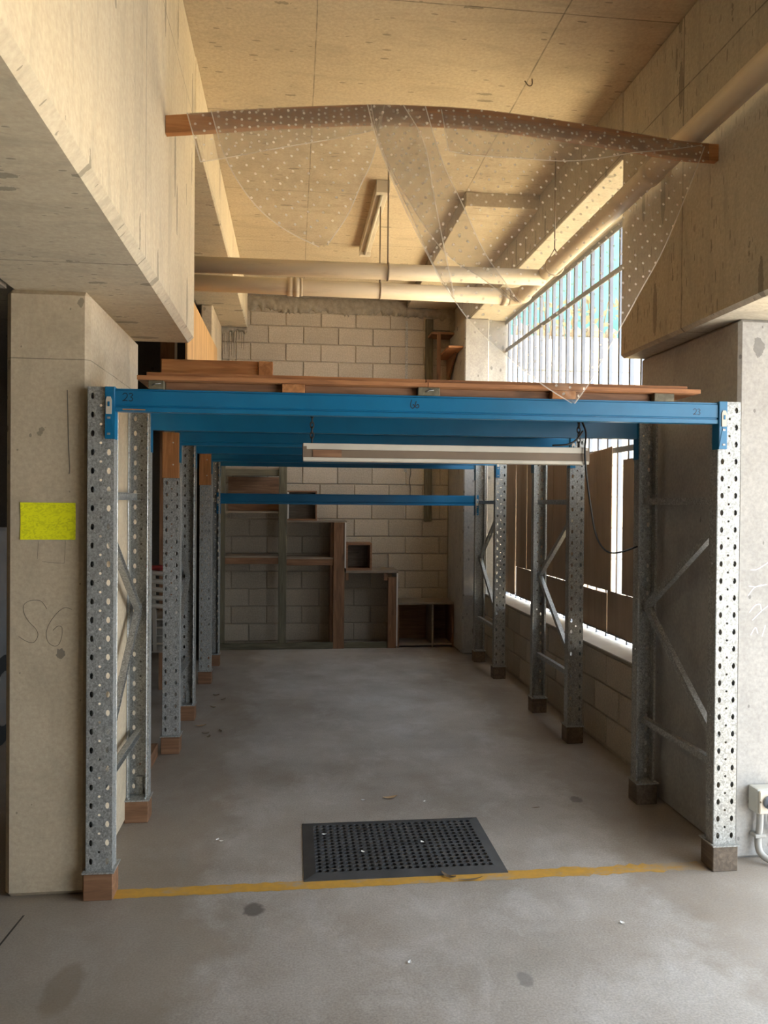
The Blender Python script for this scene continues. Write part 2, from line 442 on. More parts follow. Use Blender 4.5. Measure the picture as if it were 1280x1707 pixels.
struct('pillar_back_right', B(1.83, 2.10, 8.43, YB, 0, BAND), m_pillarr, .012)
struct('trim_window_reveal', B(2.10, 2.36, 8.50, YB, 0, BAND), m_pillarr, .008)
wb = struct('wall_back', B(-6.2, 2.36, YB, YB+.2, 0, CEIL), m_joint)
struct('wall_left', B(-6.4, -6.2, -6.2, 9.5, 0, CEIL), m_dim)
struct('wall_added_aisle', B(2.10, 2.36, -6.2, -.2, 0, SOF), m_pillarr)  # unseen wall, added to narrow the side opening and dim the left pillar
struct('roof_added_shade', B(2.36, 3.7, -6.2, 3.1, 2.75, 3.0), m_soffit)  # unseen slab, added to hold light off the right pillar
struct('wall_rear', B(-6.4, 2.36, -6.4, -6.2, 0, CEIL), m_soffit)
wr = struct('wall_right', B(2.09, 2.28, 4.45, 8.50, 0, .648), m_joint)

# back wall laid block by block
CH, CL, J = .203, .405, .012
def blk(parent, make, mesh_cache, key):
    me = mesh_cache.get(key)
    if me is None:
        me = make().mesh('block', bevel=.004); me.materials.append(m_block); mesh_cache[key] = me
    o = bpy.data.objects.new('block', me); COL.objects.link(o); o.parent = parent
    return o
cache = {}
for k in range(19):
    z0 = .02 + CH*k
    x = .102 - CL*4 + (0 if k % 2 else CL/2)
    h = CH-J if k < 18 else .15
    while x < 1.83:
        a, b = max(x+J/2, -.825), min(x+CL-J/2, 1.828)
        if b-a > .03:
            L_ = round(b-a, 3)
            o = blk(wb, lambda: B(-L_/2, L_/2, -.012, .02, -h/2, h/2), cache, ('x', L_, h))
            o.location = ((a+b)/2, YB+random.uniform(-.002, .002), z0+h/2+J/2)
        x += CL
for k in range(3):
    z0 = .02 + CH*k
    y = 4.455 - (0 if k % 2 else CL/2)
    while y < 8.43:
        a, b = max(y+J/2, 4.458), min(y+CL-J/2, 8.428)
        if b-a > .03:
            L_ = round(b-a, 3)
            o = blk(wr, lambda: B(-.012, .02, -L_/2, L_/2, -(CH-J)/2, (CH-J)/2), cache, ('y', L_))
            o.location = (2.09+random.uniform(-.002, .002), (a+b)/2, z0+CH/2)
        y += CL
# rough mortar packed in along the head of the back wall
def mortar(name, x0, x1, ztop, zlow, parent):
    n = int((x1-x0)/.02); rows = 6; mb = MB(); vs = []
    lows = [zlow+.05*math.sin(i*.19)*random.random()+random.uniform(-.02, .02) for i in range(n+1)]
    for i in range(n+1):
        x = x0+(x1-x0)*i/n
        for r in range(rows+1):
            t = r/rows; z = ztop+(lows[i]-ztop)*t
            y = YB-.012-.03*math.sin(math.pi*min(1, t*.9+.15))-random.uniform(0, .012)
            if r == rows: y = YB+.01
            vs.append((x, y, z))
    fs = [(i*(rows+1)+r, (i+1)*(rows+1)+r, (i+1)*(rows+1)+r+1, i*(rows+1)+r+1) for i in range(n) for r in range(rows)]
    return sm(mb.add(vs, fs)).build(name, m_mortar, parent)
mortar('mortar_band', -.54, 1.306, 4.0, 3.83, wb)
mortar('mortar_band', 1.31, 1.825, 3.93, 3.80, wb)
mortar('mortar_band', -.83, -.545, 3.64, 3.56, wb)
for i in range(9):
    x = -.80+i*.028+random.uniform(-.006, .006); z = 3.6; L_ = random.uniform(.08, .38)
    sm(MB().tube([(x, YB-.012, z), (x+.004, YB-.014, z-L_*.5), (x+.002, YB-.012, z-L_)], [.006, .005, .003], 6)).build('mortar_drip', m_mortar, wb)

# ------------------------------------------------------------------ outside, seen through the grille
struct('ground', B(-30, 40, -40, 40, -.5, -.25), m_ground)
struct('ground_outside', B(2.36, 30, 4.2, 11.0, -.3, -.03), m_ground)
struct('ground_low_bounce', B(2.36, 30, -30, 4.2, -.3, -.03), m_lowbounce)  # unseen grey ground, added to keep warm bounce out of the aisle
rw = empty('retaining_wall', (5.0, 11.0, 0), 'pale block retaining wall outside behind the steel grille', 'wall')
B(2.4, 9.0, 11.05, 11.4, -.05, 4.05).build('backing', m_retain, rw)
for k in range(9):
    x = 2.4-(.5 if k % 2 else 0)
    while x < 7.5:
        a, b = max(x, 2.4)+.008, min(x+1.0, 8)-.008
        B(a, b, 11.0, 11.08, .45*k-.04, .45*k+.39).build('stone_block', m_retain, rw, bevel=.012)
        x += 1.0
rb = []
for i in range(16):
    x = 2.7+i*.27; r = random.uniform(.09, .13)
    mb = MB(); bm = bmesh.new(); bmesh.ops.create_icosphere(bm, subdivisions=2, radius=r)
    for v in bm.verts: v.co *= random.uniform(.8, 1.12)
    vs = [v.co + Vector((x, 11.15, 4.05+r*.75)) for v in bm.verts]
    mb.add(vs, [[v.index for v in f.verts] for f in bm.faces]); bm.free()
    o = mb.build('rubble_stone', m_stone, org=(x, 11.15, 4.05))
    tag(o, 'brown rubble stone lying along the top of the outside retaining wall', 'stone', 'stones on top of the retaining wall')
tf = empty('sheet_fence', (5.0, 11.5, 4.0), 'teal corrugated sheet fence above the outside retaining wall', 'fence')
for i in range(8):
    x0 = 2.5+i*.8
    if i == 1: hgt = 5.15
    else: hgt = 5.85
    prof = []
    n = 16
    for j in range(n+1):
        prof.append((x0+.78*j/n, 11.5+.014*math.sin(j*math.pi/2)))
    vs = [(a, b, z) for z in (4.0, hgt) for a, b in prof]
    MB().add(vs, [(j, j+1, n+2+j, n+1+j) for j in range(n)]).build('fence_sheet', m_teal, tf, solid=.003)
for z in (4.4, 5.2): B(2.5, 8.9, 11.53, 11.57, z, z+.05).build('fence_rail', m_bar, tf)
wd_ = empty('weed_clump', (4.2, 10.95, 4.1), 'scrappy green weeds growing over the outside retaining wall', 'weeds')
mbw = MB()
for i in range(60):
    x = random.uniform(3.5, 4.9); z = 4.1+random.uniform(0, .45); y = 10.95+random.uniform(-.1, .15); a = random.uniform(0, 6.28); L_ = random.uniform(.08, .2)
    d = Vector((math.cos(a), random.uniform(-.3, .3), math.sin(a)*.8)).normalized()*L_; s_ = Vector((-d.z, 0, d.x))*.2
    p = Vector((x, y, z)); mbw.add([p, p+d*.5+s_, p+d, p+d*.5-s_], [(0, 1, 2, 3)])
tag(mbw.build('leaves', m_green, wd_), kind='stuff')
mbw = MB()
for i in range(14):
    x = random.uniform(3.5, 4.9); mbw.tube([(x, 11.0, 4.0), (x+random.uniform(-.1, .1), 10.95, 4.55)], .008, 5)
tag(mbw.build('stems', m_leafd, wd_), kind='stuff')

# steel grille in the window opening
wg = bpy.data.objects.new('window_1', None); COL.objects.link(wg); wg.location = (2.32, 6.45, .65); ORG[wg.name] = Vector((2.32, 6.45, .65)); tag(wg, kind='structure')
B(2.075, 2.36, 4.455, 8.49, .648, .656).build('window_sill', m_mel, wg)  # white colour stands in for bright daylight on the sill
y = 4.53
barm = None
while y < 8.47:
    if barm is None:
        ob = B(2.306, 2.334, y-.013, y+.013, .656, BAND-.001).build('grille_bar', m_bar, wg, org=(2.32, y, .65)); barm = ob
    else:
        ob = barm.copy(); COL.objects.link(ob); ob.location = (0, y-6.45, 0)
    y += .185
B(2.262, 2.305, 4.455, 8.495, .696, .700).build('grille_ledge', m_bar, wg)
for z in (2.02, 3.31, 3.615):
    B(2.295, 2.305, 4.455, 8.495, z-.02, z+.02).build('grille_rail', m_bar, wg)

# brown boards standing on the sill against the grille
def board(y0, y1, z0, z1, lab, top=0.0, x=2.278):
    mb = MB(); n = 8; vs = []
    for xx in (x, x+.006):
        for z in (0, 1):
            for i in range(n+1):
                yy = y0+(y1-y0)*i/n
                zz = z0 if z == 0 else z1+top*(i/n-.5)+random.uniform(-.006, .006)
                vs.append((xx+.004*math.sin(i*1.1), yy, zz))
    m1 = n+1
    fs = [(i, i+1, m1+i+1, m1+i) for i in range(n)]+[(2*m1+i+1, 2*m1+i, 3*m1+i, 3*m1+i+1) for i in range(n)]
    fs += [(m1+i, m1+i+1, 3*m1+i+1, 3*m1+i) for i in range(n)]+[(i+1, i, 2*m1+i, 2*m1+i+1) for i in range(n)]
    fs += [(0, m1, 3*m1, 2*m1), (n, 2*m1+n, 3*m1+n, m1+n)]
    o = mb.add(vs, fs).build('hardboard_panel', m_card, org=(x, (y0+y1)/2, z0))
    return tag(o, lab, 'board', 'brown boards blocking the grille')
board(4.47, 5.55, .700, 1.000, 'low brown board on the window sill nearest the grey right pillar')
board(5.556, 7.93, .700, .985, 'long low brown board on the window sill behind the middle posts')
board(4.47, 5.30, 1.006, 1.94, 'brown board beside the bright gap, right next to the grey pillar')
board(5.47, 6.02, 1.006, 2.03, 'tall brown board with ragged top on the far side of the bright gap', -.03, 2.270)
board(6.02, 6.78, .992, 2.04, 'tall brown board behind the perforated middle post on the right', 0, 2.278)
board(6.78, 7.57, .992, 2.05, 'tall brown board between the two right-hand rack frames', .02)
board(7.575, 7.945, .992, 2.10, 'narrow brown board above the thin slit of light by the far post')
board(7.95, 8.43, .700, 2.13, 'darkest full-height brown board against the far right pillar', 0, 2.270)

# ------------------------------------------------------------------ pallet racking
PW, ZB, ZT = .103, .118, 2.085
PITCH_H = (ZT-ZB)/26
def ring(mb, x0, x1, z0, z1, cx, cz, rx, rz, y=0, n=8):
    """rectangle with an oval hole in it"""
    out = [(x1, cz), (x1, z1), (cx, z1), (x0, z1), (x0, cz), (x0, z0), (cx, z0), (x1, z0)]
    inn = [(cx+rx*math.cos(i*math.pi/4), cz+rz*math.sin(i*math.pi/4)) for i in range(8)]
    mb.add([(a, y, b) for a, b in out]+[(a, y, b) for a, b in inn], [(i, (i+1) % 8, 8+(i+1) % 8, 8+i) for i in range(8)])
def quad(mb, a, b, c, d): mb.add([a, b, c, d], [(0, 1, 2, 3)])
FD = .066
def post_mesh():
    """perforated upright: web with holes at y=0 facing -y, flanges running back, lips turned in; x 0..PW, z from its base"""
    mb = MB(); H = ZT-ZB; p = PITCH_H; a, b = PW*.36, PW*.64
    for k in range(26):
        z0 = k*p; zc = z0+p*.5
        ring(mb, 0, a, z0, z0+p, PW*.19, zc, .0080, .0135)
        ring(mb, b, PW, z0, z0+p, PW*.81, zc, .0080, .0135)
    quad(mb, (a, 0, 0), (b, 0, 0), (b, 0, p*.5), (a, 0, p*.5))
    for k in range(25):
        z0 = p*.5+k*p
        ring(mb, a, b, z0, z0+p, PW/2, z0+p*.5, .0055, .0055)
    quad(mb, (a, 0, H-p*.5), (b, 0, H-p*.5), (b, 0, H), (a, 0, H))
    for x, s in ((0, 1), (PW, -1)):
        for k in range(26):
            z0 = k*p
            ring(mb, 0, FD, z0, z0+p, FD*.55, z0+p*.5, .004, .004)   # flange, laid flat first
            n = len(mb.v)-16
            for i in range(n, n+16): v = mb.v[i]; mb.v[i] = Vector((x, v.x, v.z))
        quad(mb, (x, FD, 0), (x+s*.009, FD, 0), (x+s*.009, FD, H), (x, FD, H))
        quad(mb, (x+s*.009, FD, 0), (x+s*.009, FD-.012, 0), (x+s*.009, FD-.012, H), (x+s*.009, FD, H))
    return mb
_me = post_mesh().mesh('post', solid=.0022); _me.materials.append(m_galv)

def frame(xi, side, y0, lab, packer=False):
    """upright frame: two perforated posts, K bracing, foot plates; xi = inner edge, side -1 left / +1 right"""
    x0 = xi-PW if side < 0 else xi; xc = x0+PW/2
    r = empty('rack_frame', (xc, y0+.44, ZB), lab, 'rack frame', 'galvanised rack frames')
    p1 = bpy.data.objects.new('post', _me); COL.objects.link(p1); p1.parent = r; p1.location = (x0-xc, y0-(y0+.44), 0)
    p2 = bpy.data.objects.new('post', _me); COL.objects.link(p2); p2.parent = r
    yr = y0+.87; p2.location = (x0+PW-xc, yr-(y0+.44), 0); p2.rotation_euler = (0, 0, math.pi)
    yf, yk = y0+.045, yr-.045
    for (ya, za, yb, zb, nm) in ((yf, 1.645, yk, 1.645, 'horizontal_brace'), (yf, 1.555, yk, 1.06, 'diagonal_brace'),
                                 (yk, 1.09, yf, .53, 'diagonal_brace'), (yf, .45, yk, .45, 'horizontal_brace')):
        MB().channel((xc-side*0, ya, za), (xc, yb, zb), .034, .03, .002, (1, 0, 0)).build(nm, m_galv, r)
    for yy in (y0, yr):
        s = 1 if yy == y0 else -1
        B(x0-.012, x0+PW+.012, min(yy-s*.02, yy+s*.105), max(yy-s*.02, yy+s*.105), ZB-.006, ZB).build('foot_plate', m_galv, r)
        B(xc-.016, xc+.016, min(yy+s*.012, yy+s*.016), max(yy+s*.012, yy+s*.016), ZB, ZB+.09).build('foot_tab', m_galv, r)
        for k in (-1, 1):
            sm(MB().cyl((xc+k*.04, yy+s*.088, ZB), (xc+k*.04, yy+s*.088, ZB+.008), .007, 8)).build('bolt', m_galv, r)
    if packer:
        pk = B(x0-.004, x0+PW-.004, y0-.036, y0-.001, 1.775, 2.065).build('timber_packer', m_pine['Z'], r, bevel=.002)
        tag(pk, 'orange timber packer screwed to the post')
        for z in (1.86, 2.0):
            sm(MB().cyl((xc+.012, y0-.038, z), (xc+.012, y0-.035, z), .0055, 8)).build('screw', m_clip, pk)
    return r
Y0 = (3.318, 5.208, 7.197)
frame(XL, -1, Y0[0], 'nearest left galvanised rack frame beside the pillar with the yellow note')
frame(XL, -1, Y0[1], 'middle left galvanised rack frame with orange timber on its front post', True)
frame(XL, -1, Y0[2], 'furthest left galvanised rack frame with orange timber on its front post', True)
frame(XR, 1, Y0[0], 'nearest right galvanised rack frame beside the grey pillar')
frame(XR, 1, Y0[1], 'middle right galvanised rack frame in front of the brown boards')
frame(XR, 1, Y0[2], 'furthest right galvanised rack frame next to the back shelving')

# timber blocks under every post
blks = []
names = {0: 'nearest', 1: 'middle', 2: 'furthest'}
for side, xi in ((-1, XL), (1, XR)):
    x0 = xi-PW if side < 0 else xi
    for k, y0 in enumerate(Y0):
        for j, yy in enumerate((y0-.012, y0+.87-.095)):
            o = B(x0-.008, x0+PW+.006, yy, yy+.107, 0, ZB-.006).build('timber_block', m_brown['X'] if side < 0 else m_grey,
                  org=(x0+PW/2, yy+.05, 0), bevel=.003)
            tag(o, 'squat brown timber block under the %s post of the %s %s rack frame' %
                ('front' if j == 0 else 'rear', names[k], 'left' if side < 0 else 'right'), 'timber block', 'timber blocks under the rack posts')

# blue beams
def beam_profile(h):
    return [(0, 0), (.050, 0), (.050, h), (.004, h), (.004, h-.006), (0, h-.009), (0, h*.29), (.005, h*.26), (.005, h*.22), (.0, h*.19)]
def beam(yf, ztop, h, lab, writing=None, rear=False, name='rack_beam', x0=XL+.004, x1=XR-.004):
    """step beam; yf = its front face"""
    r = empty(name, ((x0+x1)/2, yf+.025, ztop-h), lab, 'beam', 'blue rack beams')
    pf = beam_profile(h)
    if rear: fn = lambda u, v, t: (t, yf+.05-u, ztop-h+v)
    else: fn = lambda u, v, t: (t, yf+u, ztop-h+v)
    bo = MB().prism(pf, fn, x0, x1).build('beam_bar', m_blue, r)
    for s, xe in ((-1, x0), (1, x1)):
        cn = MB()
        yw = yf+.012 if not rear else yf+.038
        o1 = (yf-.010 if not rear else yf+.052); 
        cn.box(min(xe, xe+s*.004), max(xe, xe+s*.004), yf-.008, yf+.052, ztop-.205, ztop+.006)
        yp = yf-.008 if not rear else yf+.048
        cn.box(min(xe, xe+s*.038), max(xe, xe+s*.038), yp, yp+.004, ztop-.205, ztop+.006)
        c = cn.build('end_connector', m_blue, r, bevel=.0015)
        if not rear:
            MB().prism([(-.011+xe+s*.022, ztop-.105), (.011+xe+s*.022, ztop-.105), (.012+xe+s*.022, ztop-.05), (.007+xe+s*.022, ztop-.035), (-.007+xe+s*.022, ztop-.035), (-.012+xe+s*.022, ztop-.05)],
                       lambda u, v, t: (u, t, v), yp-.004, yp).build('safety_clip', m_clip, c)
            B(xe+s*.022-.004, xe+s*.022+.004, yp-.006, yp-.004, ztop-.075, ztop-.055).build('clip_slot', m_blue, c)
            for z in (ztop-.12, ztop-.185):
                B(xe+s*.022-.006, xe+s*.022+.006, yp-.003, yp, z-.004, z+.004).build('hook', m_galv, c)
    if writing: writing(r, yf-.0006)
    return r
def scribble(name, parent, strokes, m, fn, wd, nrm=(0, -1, 0)):
    mb = MB()
    for s in strokes: mb.ribbon(catmull([fn(*p) for p in s], 5), wd, nrm)
    return mb.build(name, m, parent)
D2 = [(0, .8), (.2, 1), (.5, .95), (.55, .6), (.25, .2), (0, .05), (.35, .1), (.6, .05)]
D3 = [(0, .9), (.3, 1), (.5, .8), (.25, .55), (.5, .35), (.35, .05), (0, .1)]
D6a = [(.2, 1.0), (.05, .55), (.08, .15), (.3, 0), (.5, .18), (.42, .42), (.28, .35)]
D6b = [(.72, .85), (.62, .5), (.62, .2), (.8, .05), (1.0, .15), (1.02, .38), (.85, .45), (.7, .3)]
def write_front(r, y):
    def mk(x0, z0, s): return lambda a, b: (x0+a*s, y, z0+b*s)
    scribble('marker_writing', r, [D2, [(a+.75, b) for a, b in D3]], m_ink, mk(-.690, 2.028, .032), .0032)
    scribble('marker_writing', r, [D6a, D6b], m_ink, mk(.487, 2.025, .036), .0034)
    scribble('marker_writing', r, [D2, [(a+.75, b) for a, b in D3]], m_ink, mk(1.745, 2.024, .026), .0022)
    B(-.69, -.60, y-.0002, y, 1.992, 1.997).build('rust_streak', m_pine['X'], r)
ZTOP, BH = 2.079, .092
beam(Y0[0]-.004, ZTOP, BH, 'front blue beam with handwritten numbers above the bay entrance', write_front)
beam(Y0[0]+.87-.046, ZTOP, BH, 'second blue beam, just behind the hanging light', rear=True)
beam(Y0[1]-.004, ZTOP, BH, 'third blue beam, across the middle frames at their front')
beam(Y0[1]+.87-.046, ZTOP, BH, 'fourth blue beam, across the middle frames at their rear', rear=True)
beam(Y0[2]-.004, ZTOP, BH, 'fifth blue beam, across the front of the furthest frames')
beam(Y0[2]+.87-.046, ZTOP, BH, 'sixth blue beam, highest one at the back end of the rack', rear=True)
beam(Y0[2]+.87-.046, 1.715, .105, 'low blue beam hung across the back shelving', rear=False)

# ------------------------------------------------------------------ deck on top of the rack
dk = empty('deck_frame', (.55, 5.7, ZTOP), 'timber bearers laid across the blue beams under the plywood', 'timber frame')
ZD = ZTOP+.034
bx = [(-.587, -.525), (-.05, .044), (.518, .611), (1.10, 1.205), (1.56, 1.65)]
for i, (a, b) in enumerate(bx):
    mm = m_treat if i in (0, 2, 4) else m_pine
    B(a, b, 3.30, 8.06, ZTOP, ZD).build('bearer', mm['Y'], dk, bevel=.002)
for (a0, a), (b, b1) in zip(bx[:-1], bx[1:]):
    B(a+.001, b-.001, 3.335, 3.38, ZTOP, ZD).build('nogging', m_brown['X'], dk, bevel=.002)
for i in (0, 2):
    xc = sum(bx[i])/2
    sm(MB().tube([(xc-.015, 3.299, ZTOP+.014), (xc, 3.294, ZTOP+.02), (xc+.02, 3.297, ZTOP+.022)], .0028 if i else .0018, 6)).build('bent_nail', m_galv, dk)
def sheet(x0, x1, y0, y1, z0, th, lab, warp=0):
    n = 12; mb = MB(); vs = []
    for z in (z0, z0+th):
        for yy in (y0, y1):
            for i in range(n+1):
                vs.append((x0+(x1-x0)*i/n, yy, z+warp*math.sin(math.pi*i/n)))
    m1 = n+1; fs = []
    for i in range(n):
        fs += [(i, i+1, m1+i+1, m1+i), (2*m1+i, 2*m1+i+1, 3*m1+i+1, 3*m1+i), (i, i+1, 2*m1+i+1, 2*m1+i), (m1+i, m1+i+1, 3*m1+i+1, 3*m1+i)]
    fs += [(0, m1, 3*m1, 2*m1), (n, m1+n, 3*m1+n, 2*m1+n)]
    o = mb.add(vs, fs).build('plywood_sheet', m_plye, org=((x0+x1)/2, (y0+y1)/2, z0))
    return tag(o, lab, 'plywood sheet', 'plywood sheets of the deck')
sheet(-.628, .556, 3.280, 5.70, ZD, .017, 'lower left plywood sheet of the deck above the front beam')
sheet(.559, 1.761, 3.280, 5.70, ZD, .017, 'lower right plywood sheet of the deck, its end sticking out past the others')
sheet(-.596, .552, 3.315, 5.72, ZD+.018, .017, 'upper left plywood sheet lying on top of the deck', .001)
sheet(.556, 1.718, 3.315, 5.72, ZD+.018, .017, 'upper right plywood sheet lying on top of the deck')
sheet(-.62, 1.70, 5.74, 8.06, ZD, .017, 'rear plywood sheet at the back end of the deck')
ZU = ZD+.036
tag(B(-.60, -.165, 3.70, 3.745, ZU, 2.272).build('timber_offcut', m_pine['X'], org=(-.38, 3.72, ZU), bevel=.002), 'long timber offcut on edge lying on the left of the deck', 'timber')
tag(B(-.163, -.098, 3.68, 3.75, ZU, 2.270).build('timber_offcut', m_pine['Y'], org=(-.13, 3.72, ZU), bevel=.002), 'short square timber offcut at the end of the longer one on the deck', 'timber')
tag(B(-.80, -.784, 5.98, 8.24, 2.0855, 3.19).build('plywood_sheet', m_ply, org=(-.79, 7.1, 2.0855), bevel=.001), 'upright orange plywood sheet standing on the left rack frames', 'plywood sheet')
bb = empty('tall_board', (-1.2, 7.0, 0), 'tall brown board with a white edge standing in the next bay', 'board')
B(-1.145, -1.025, 7.0, 7.02, 0, 3.05).build('board_face', m_brown['Z'], bb)
B(-1.025, -1.006, 6.998, 7.022, 0, 3.05).build('white_edge', m_mel, bb)

# ------------------------------------------------------------------ hanging fluorescent light
fl = empty('hanging_light', (.71, 3.62, 1.81), 'long grubby cream fluorescent light hung on chains under the blue beams', 'light')
pf = [(-.05, 0), (.05, 0), (.05, .012), (.034, .016), (.030, .048), (.046, .052), (.036, .078), (-.036, .078), (-.046, .052), (-.030, .048), (-.034, .016), (-.05, .012)]
def fx(u, v, t): return (t, 3.62+u, 1.812+v)
MB().prism([(-.036, .052), (.036, .052), (.034, .080), (-.034, .080)], fx, .042, 1.372).build('channel_body', m_white, fl, bevel=.002)
MB().prism([(-.040, .013), (.040, .013), (.036, .053), (-.036, .053)], fx, .046, 1.368).build('diffuser', m_dirtyw, fl, bevel=.003)
MB().prism([(-.046, .0), (.046, .0), (.044, .016), (-.044, .016)], fx, .042, 1.372).build('lower_lip', m_white, fl, bevel=.002)
for a, b in ((.040, .060), (1.356, 1.378)):
    MB().prism([(-.04, .006), (.04, .006), (.034, .078), (-.034, .078)], fx, a, b).build('end_cap', m_dirtyw, fl, bevel=.002)
MB().prism([(-.0425, .016), (-.037, .016), (-.034, .05), (-.0395, .05)], fx, .085, .215).build('brown_tape', m_brown['X'], fl)
for xc in (.082, 1.338):
    for k in range(9):
        z = 1.894+k*.0235; a = k % 2
        pts = []
        for i in range(9):
            t = 2*math.pi*i/8; u, v = .008*math.cos(t), .0155*math.sin(t)
            pts.append((xc+(u if a else 0), 3.62+(0 if a else u), z+.012+v))
        sm(MB().tube(pts, .0032, 5, False)).build('chain_link', m_chain, fl)
cbl = [(1.33, 3.62, 2.09), (1.345, 3.60, 2.02), (1.36, 3.585, 1.96), (1.352, 3.575, 1.88), (1.355, 3.57, 1.80), (1.40, 3.62, 1.62), (1.47, 3.72, 1.47), (1.58, 3.86, 1.39), (1.72, 4.02, 1.375), (1.858, 4.12, 1.40)]
o = sm(MB().tube(catmull(cbl, 6), .0045, 7)).build('power_cable', m_black, org=(1.4, 3.6, 1.8))
tag(o, 'thin black cable drooping from the hanging light to the right post', 'cable')
sm(MB().tube(catmull([(1.20, 3.59, 1.90), (1.27, 3.575, 1.905), (1.315, 3.58, 1.93), (1.345, 3.585, 1.97)], 6), .0045, 7)).build('cable_loop', m_black, fl)

# ------------------------------------------------------------------ drain pipes under the ceiling
dp = empty('drain_pipe', (1.80, 6.2, 3.29), 'cream plastic drain pipes slung under the ceiling and along the right beam', 'pipe')
R1, R2 = .056, .062
sm(MB().cyl((-1.7, 5.64, 3.272), (1.80, 5.60, 3.272), R1, 20)).build('pipe_run', m_pvc, dp)
sm(MB().cyl((-1.7, 6.17, 3.298), (1.70, 6.21, 3.290), R2, 20)).build('pipe_run', m_pvc, dp)
sm(MB().cyl((1.80, -5.5, 3.43), (1.80, 6.10, 3.290), .056, 20)).build('pipe_run', m_pvc, dp)
arc = [(1.70+.10*math.sin(t*math.pi/2/8), 6.11+.10*math.cos(t*math.pi/2/8), 3.29) for t in range(9)]
sm(MB().tube(arc, R2+.006, 18)).build('elbow', m_pvc, dp)
for a, b, r in (((1.64, 6.208, 3.29), (1.69, 6.21, 3.29), R2+.009), ((-.06, 6.188, 3.295), (-.015, 6.19, 3.295), R2+.008), ((-.01, 6.19, 3.295), (.035, 6.19, 3.295), R2+.012),
                ((.04, 6.19, 3.295), (.06, 6.19, 3.295), R2+.006), ((1.80, 3.83, 3.318), (1.80, 3.90, 3.317), .064)):
    sm(MB().cyl(a, b, r, 20)).build('coupling', m_pvc, dp)
for x, y, zt, zb, rr in ((.655, 5.61, CEIL, 3.272, R1), (.662, 6.20, CEIL, 3.295, R2)):
    sm(MB().cyl((x, y, zt), (x, y, zb+rr), .0055, 8)).build('hanger_rod', m_rod, dp)
    MB().tube([(x, y+(rr+.004)*math.cos(t*math.pi/8), zb+(rr+.004)*math.sin(t*math.pi/8)) for t in range(17)], .006, 6, False).build('pipe_clamp', m_rod, dp)
sm(MB().cyl((1.80, 5.38, CEIL), (1.80, 5.38, 3.29+R2+.06), .005, 8)).build('hanger_rod', m_rod, dp)
MB().tube([(1.80+(R2+.004)*math.sin(t*math.pi/8), 5.38, 3.292+(R2+.004)*math.cos(t*math.pi/8)) for t in range(17)], .0055, 6, False).build('pipe_clamp', m_pvc, dp)
for s in (-1, 1): sm(MB().tube([(1.80, 5.38, 3.29+R2+.06), (1.80+s*.045, 5.38, 3.29+R2*.72)], .004, 6)).build('clamp_arm', m_rod, dp)

# ceiling batten light and a wire hook
cl_ = empty('ceiling_light', (.66, 6.6, CEIL), 'narrow unlit batten light fixed to the concrete ceiling', 'light')
B(.60, .70, 5.95, 7.44, 3.975, CEIL-.001).build('batten_body', m_white, cl_, bevel=.004)
sm(MB().cyl((.65, 6.0, 3.958), (.65, 7.4, 3.958), .014, 12)).build('tube', m_white, cl_)
for y in (5.90, 7.40): B(.598, .702, y, y+.055, 3.945, CEIL-.001).build('end_cap', m_white, cl_, bevel=.003)
o = sm(MB().tube(catmull([(1.33, 4.40, CEIL), (1.325, 4.385, 4.0), (1.30, 4.37, 3.985), (1.275, 4.36, 4.005)], 5), .003, 6)).build('wire_hook', m_rod, org=(1.31, 4.38, CEIL))
tag(o, 'small bent wire hook poking out of the ceiling joint', 'hook')

# ------------------------------------------------------------------ sprung plank across the beams and the net on it
YPK = 3.385
tops = [(274, 192), (360, 187), (450, 181), (540, 177), (620, 175), (710, 177), (800, 183), (900, 196), (1000, 212), (1080, 226), (1140, 236), (1192, 240)]
cur = [at(px, py, 'Y', YPK) for px, py in tops]
cur[0].x = XBL+.002
cur = [p for p in catmull(cur, 4) if p.x < XBR-.002]
end = cur[-1].copy(); end.x = XBR-.002; cur.append(end)
PH = .073
vs = []; fs = []
for p in cur: vs += [(p.x, YPK, p.z-PH), (p.x, YPK, p.z), (p.x, YPK+.035, p.z), (p.x, YPK+.035, p.z-PH)]
for i in range(len(cur)-1):
    for k in range(4): fs.append((4*i+k, 4*i+(k+1) % 4, 4*i+4+(k+1) % 4, 4*i+4+k))
fs += [(0, 3, 2, 1), tuple(4*(len(cur)-1)+k for k in range(4))]
tag(MB().add(vs, fs).build('bowed_plank', m_pine['X'], org=(.7, YPK, 3.25)), 'long orange plank bowed up between the two concrete beams under the ceiling', 'plank')
def ztop_plank(x):
    for a, b in zip(cur[:-1], cur[1:]):
        if a.x <= x <= b.x: return a.z+(b.z-a.z)*(x-a.x)/max(1e-6, b.x-a.x)
    return cur[0].z if x < cur[0].x else cur[-1].z

